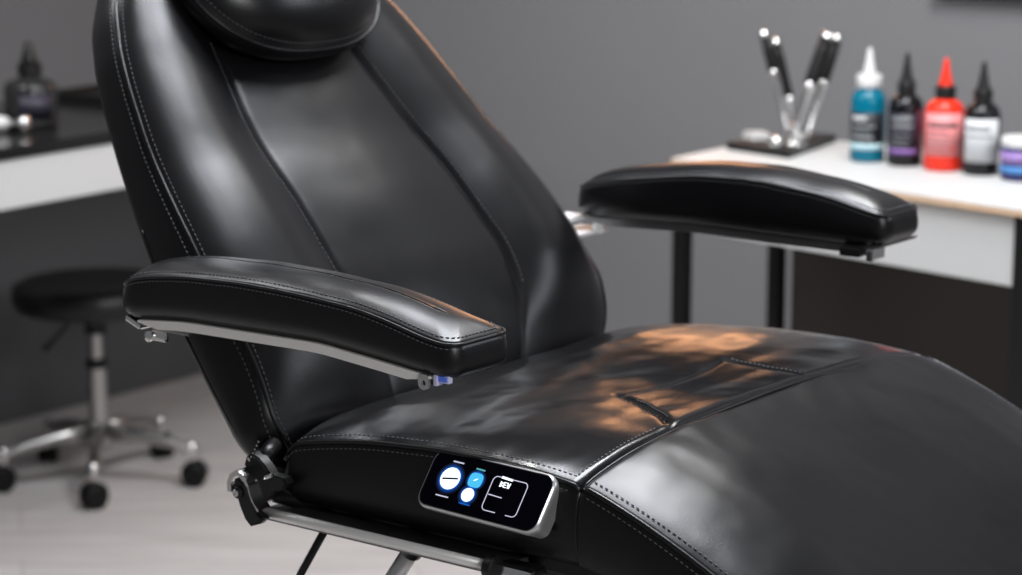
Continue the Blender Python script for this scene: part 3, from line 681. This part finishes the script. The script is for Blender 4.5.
# ---------------------------------------------------------------- right desk
rd = empty('work_desk', 'white desk with pale wood edge and black metal legs behind the far armrest', 'desk', (0, 0, 0))
FL = Vector((.281, 4.182)); ud = Vector((.667, -.745)).normalized()
FR = FL + ud*.80; BL = Vector((.50, 4.47)); BR = Vector((1.10, 4.12))
top = [tuple(FL), tuple(FR), tuple(BR), tuple(BL)]
def inset(pts, d):
    c = Vector((sum(p[0] for p in pts)/4, sum(p[1] for p in pts)/4)); out = []
    for i in range(4):
        p = Vector(pts[i]); a = (Vector(pts[i-1])-p).normalized(); b = (Vector(pts[(i+1) % 4])-p).normalized(); out.append(tuple(p+(a+b)*d))
    return out
poly_slab('wood_edge', top, .738, .7475, M['ply'], rd, .001)
poly_slab('desk_top', inset(top, .001), .7475, .750, M['white'], rd)
ins = inset(top, .012)
vi = (BL-FL).normalized()
A0 = FL + ud*.030 + vi*.012; A1 = FL + ud*.735 + vi*.012
poly_slab('apron', [tuple(A0), tuple(A1), tuple(A1+vi*.018), tuple(A0+vi*.018)], .625, .738, M['white'], rd, .0015)
B_0 = BL - vi*.02 + Vector((.03, -.02)); B_1 = BR + Vector((-.05, -.02))
poly_slab('back_panel', [tuple(B_0+Vector((.01, 0))), tuple(B_1), tuple(B_1+Vector((.006, .012))), tuple(B_0+Vector((.016, .012)))], .05, .738, plain('brown_black_panel', (.030, .026, .024), .6), rd)
ang = math.atan2(ud.y, ud.x)
for c_, wd in ((FL + ud*.014 + vi*.022, .026), (Vector((.500, 4.435)), .026), (FL + ud*.753 + vi*.022, .032), (Vector((1.05, 4.09)), .03)):
    bm = bmesh.new(); box(bm, (c_.x, c_.y, .369), (wd, wd, .738), Matrix.Rotation(ang, 3, 'Z'), bev=.0015); link('leg', bm, M['blackmetal'], rd, smooth=False)

# tool stand with four chrome and black pens
td = empty('tool_stand', 'black tool tray with a chrome holder on the left end of the white desk', 'tool holder', (.482, 4.262, .75))
tp = [(-.100, .055), (.010, -.095), (.040, -.075), (.145, .135), (.085, .135), (-.05, .10)]
bm = bmesh.new(); 
tp = [(-.095, .030), (.006, -.092), (.118, .130), (.060, .165)]
A = None
poly_slab('tray', tp, 0.0, .014, M['plastic'], td, .002)
bm = bmesh.new(); lathe(bm, [(.020, .014), (.020, .018), (.012, .022), (.016, .030), (.018, .040), (.015, .050), (.008, .056), (.0001, .057)], (.024, -.018, 0), seg=28); link('holder', bm, M['chrome'], td)
bm = bmesh.new(); lathe(bm, [(.012, .014), (.0135, .016), (.0135, .028), (.008, .034), (.0001, .035)], (-.012, -.040, 0), seg=24); link('holder_socket', bm, M['chrome'], td)
fz_ = empty('folded_tissue', 'folded white tissue lying on the black tool tray', 'tissue', (.447, 4.315, .7645), .3)
bm = bmesh.new()
for k in range(3): box(bm, (0, .002*k, .0035+.004*k), (.044-.005*k, .045, .0036), bev=.0012)
link('sheet', bm, M['whitep'], fz_, smooth=False)
def pen(label, p0, p1, r, split, name='tattoo_pen'):
    """p0 = foot, p1 = head (world); black grip above, chrome shaft below"""
    p0 = Vector(p0); p1 = Vector(p1); L = (p1-p0).length; ax = (p1-p0).normalized()
    t = empty(name, label, 'tool', p0, 0, 'chrome and black tools standing in the tool tray')
    bm = bmesh.new(); lathe(bm, [(r*.25, 0), (r*.42, .006), (r*.5, .02), (r*.5, L*split*.55), (r*.62, L*split*.6), (r*.62, L*split*.97), (r*.8, L*split)], (0, 0, 0), ax, 20); link('shaft', bm, M['chrome'], t)
    bm = bmesh.new(); lathe(bm, [(r*.8, L*split), (r*.95, L*split+.004), (r, L*(split+.08)), (r*1.02, L*.8), (r*.95, L*.94)], (0, 0, 0), ax, 20); link('grip', bm, M['rubber'], t)
    bm = bmesh.new(); lathe(bm, [(r*.98, L*.938), (r*1.0, L*.95), (r*.9, L*.985), (r*.45, L), (.0001, L)], (0, 0, 0), ax, 20); link('end_cap', bm, M['chrome'], t)
    bm = bmesh.new(); lathe(bm, [(r*.80, L*split-.004), (r*1.05, L*split-.002), (r*1.05, L*split+.004), (r*.8, L*split+.006)], (0, 0, 0), ax, 20); link('ring', bm, M['chrome'], t)
    return t
def at(px, py, Y):
    th = math.atan(477.5/2400); a = (px-511)/2400; b = (287.5-py)/2400
    d = Vector((a, math.cos(th)+b*math.sin(th), -math.sin(th)+b*math.cos(th))); d *= Y/d.y
    return Vector((0, 0, 1.35)) + d
pen('slim tool with black grip, leftmost in the tray, leaning left', at(789, 137, 4.225), at(763, 30, 4.26), .0085, .60)
pen('slim black tool leaning left behind the leftmost tool', at(799, 138, 4.275), at(775, 38, 4.32), .0085, .38)
pen('thick black-gripped chrome tool leaning right, front one of the pair', at(790, 141, 4.205), at(829, 32, 4.25), .0125, .50)
pen('thick black-gripped chrome tool leaning right, rear one of the pair', at(806, 138, 4.26), at(838, 34, 4.31), .0105, .52)

# ---------------------------------------------------------------- things on the left desk
g = plain('smoky_glass', (.02, .02, .02), .12)
db = empty('dropper_bottle', 'squat black bottle with a dropper cap on the left desk', 'bottle', (-.890, 4.43, .774))
bm = bmesh.new(); lathe(bm, [(.038, 0), (.043, .003), (.044, .010), (.044, .085), (.040, .096), (.026, .104), (.018, .107), (.017, .115)], seg=40); dbb = link('body', bm, g, db)
bm = bmesh.new(); lathe(bm, [(.0175, .112), (.020, .113), (.020, .135), (.016, .138)], seg=28); link('cap', bm, M['plastic'], db, autos=True)
bm = bmesh.new(); lathe(bm, [(.015, .137), (.0135, .145), (.010, .160), (.0075, .178), (.005, .183), (.0001, .184)], seg=24); link('nozzle', bm, M['plastic'], db)
bm = bmesh.new(); rows = []
for k in range(25):
    a = math.radians(255+75*k/24); c, s = math.cos(a), math.sin(a)
    rows.append([Vector((r*c, r*s, z)) for r, z in ((.0441, .02), (.0441, .075), (.0447, .075), (.0447, .02))])
grid(bm, rows); link('label', bm, M['dlabel'], db)
db.scale = (1.12, 1.12, .86)
hp = empty('handpiece', 'white cylindrical handpiece with a shiny metal tip lying on the left desk', 'tool', (-.885, 4.335, .774), math.radians(-8))
bm = bmesh.new(); lathe(bm, [(.010, -.22), (.015, -.215), (.017, -.20), (.017, -.06), (.013, -.045), (.010, -.03)], (0, 0, .0175), (1, 0, 0), 28); link('grip', bm, M['whitep'], hp)
bm = bmesh.new(); lathe(bm, [(.008, -.032), (.007, -.012), (.010, -.008), (.0165, -.004), (.0175, .002), (.016, .008), (.008, .012), (.0001, .013)], (0, 0, .0175), (1, 0, 0), 28); link('tip', bm, M['chrome'], hp)
tr = empty('low_tray', 'low black tray at the back of the black-topped left desk', 'tray', (-.80, 4.90, .774), math.atan2(ldir.y, ldir.x))
bm = bmesh.new()
box(bm, (0, 0, .004), (.26, .16, .006))
for cc, ss in (((0, .08, .010), (.26, .006, .018)), ((0, -.08, .010), (.26, .006, .018)), ((.13, 0, .010), (.006, .16, .018)), ((-.13, 0, .010), (.006, .16, .018))): box(bm, cc, ss, bev=.001)
link('tray_body', bm, M['plastic'], tr, smooth=False)
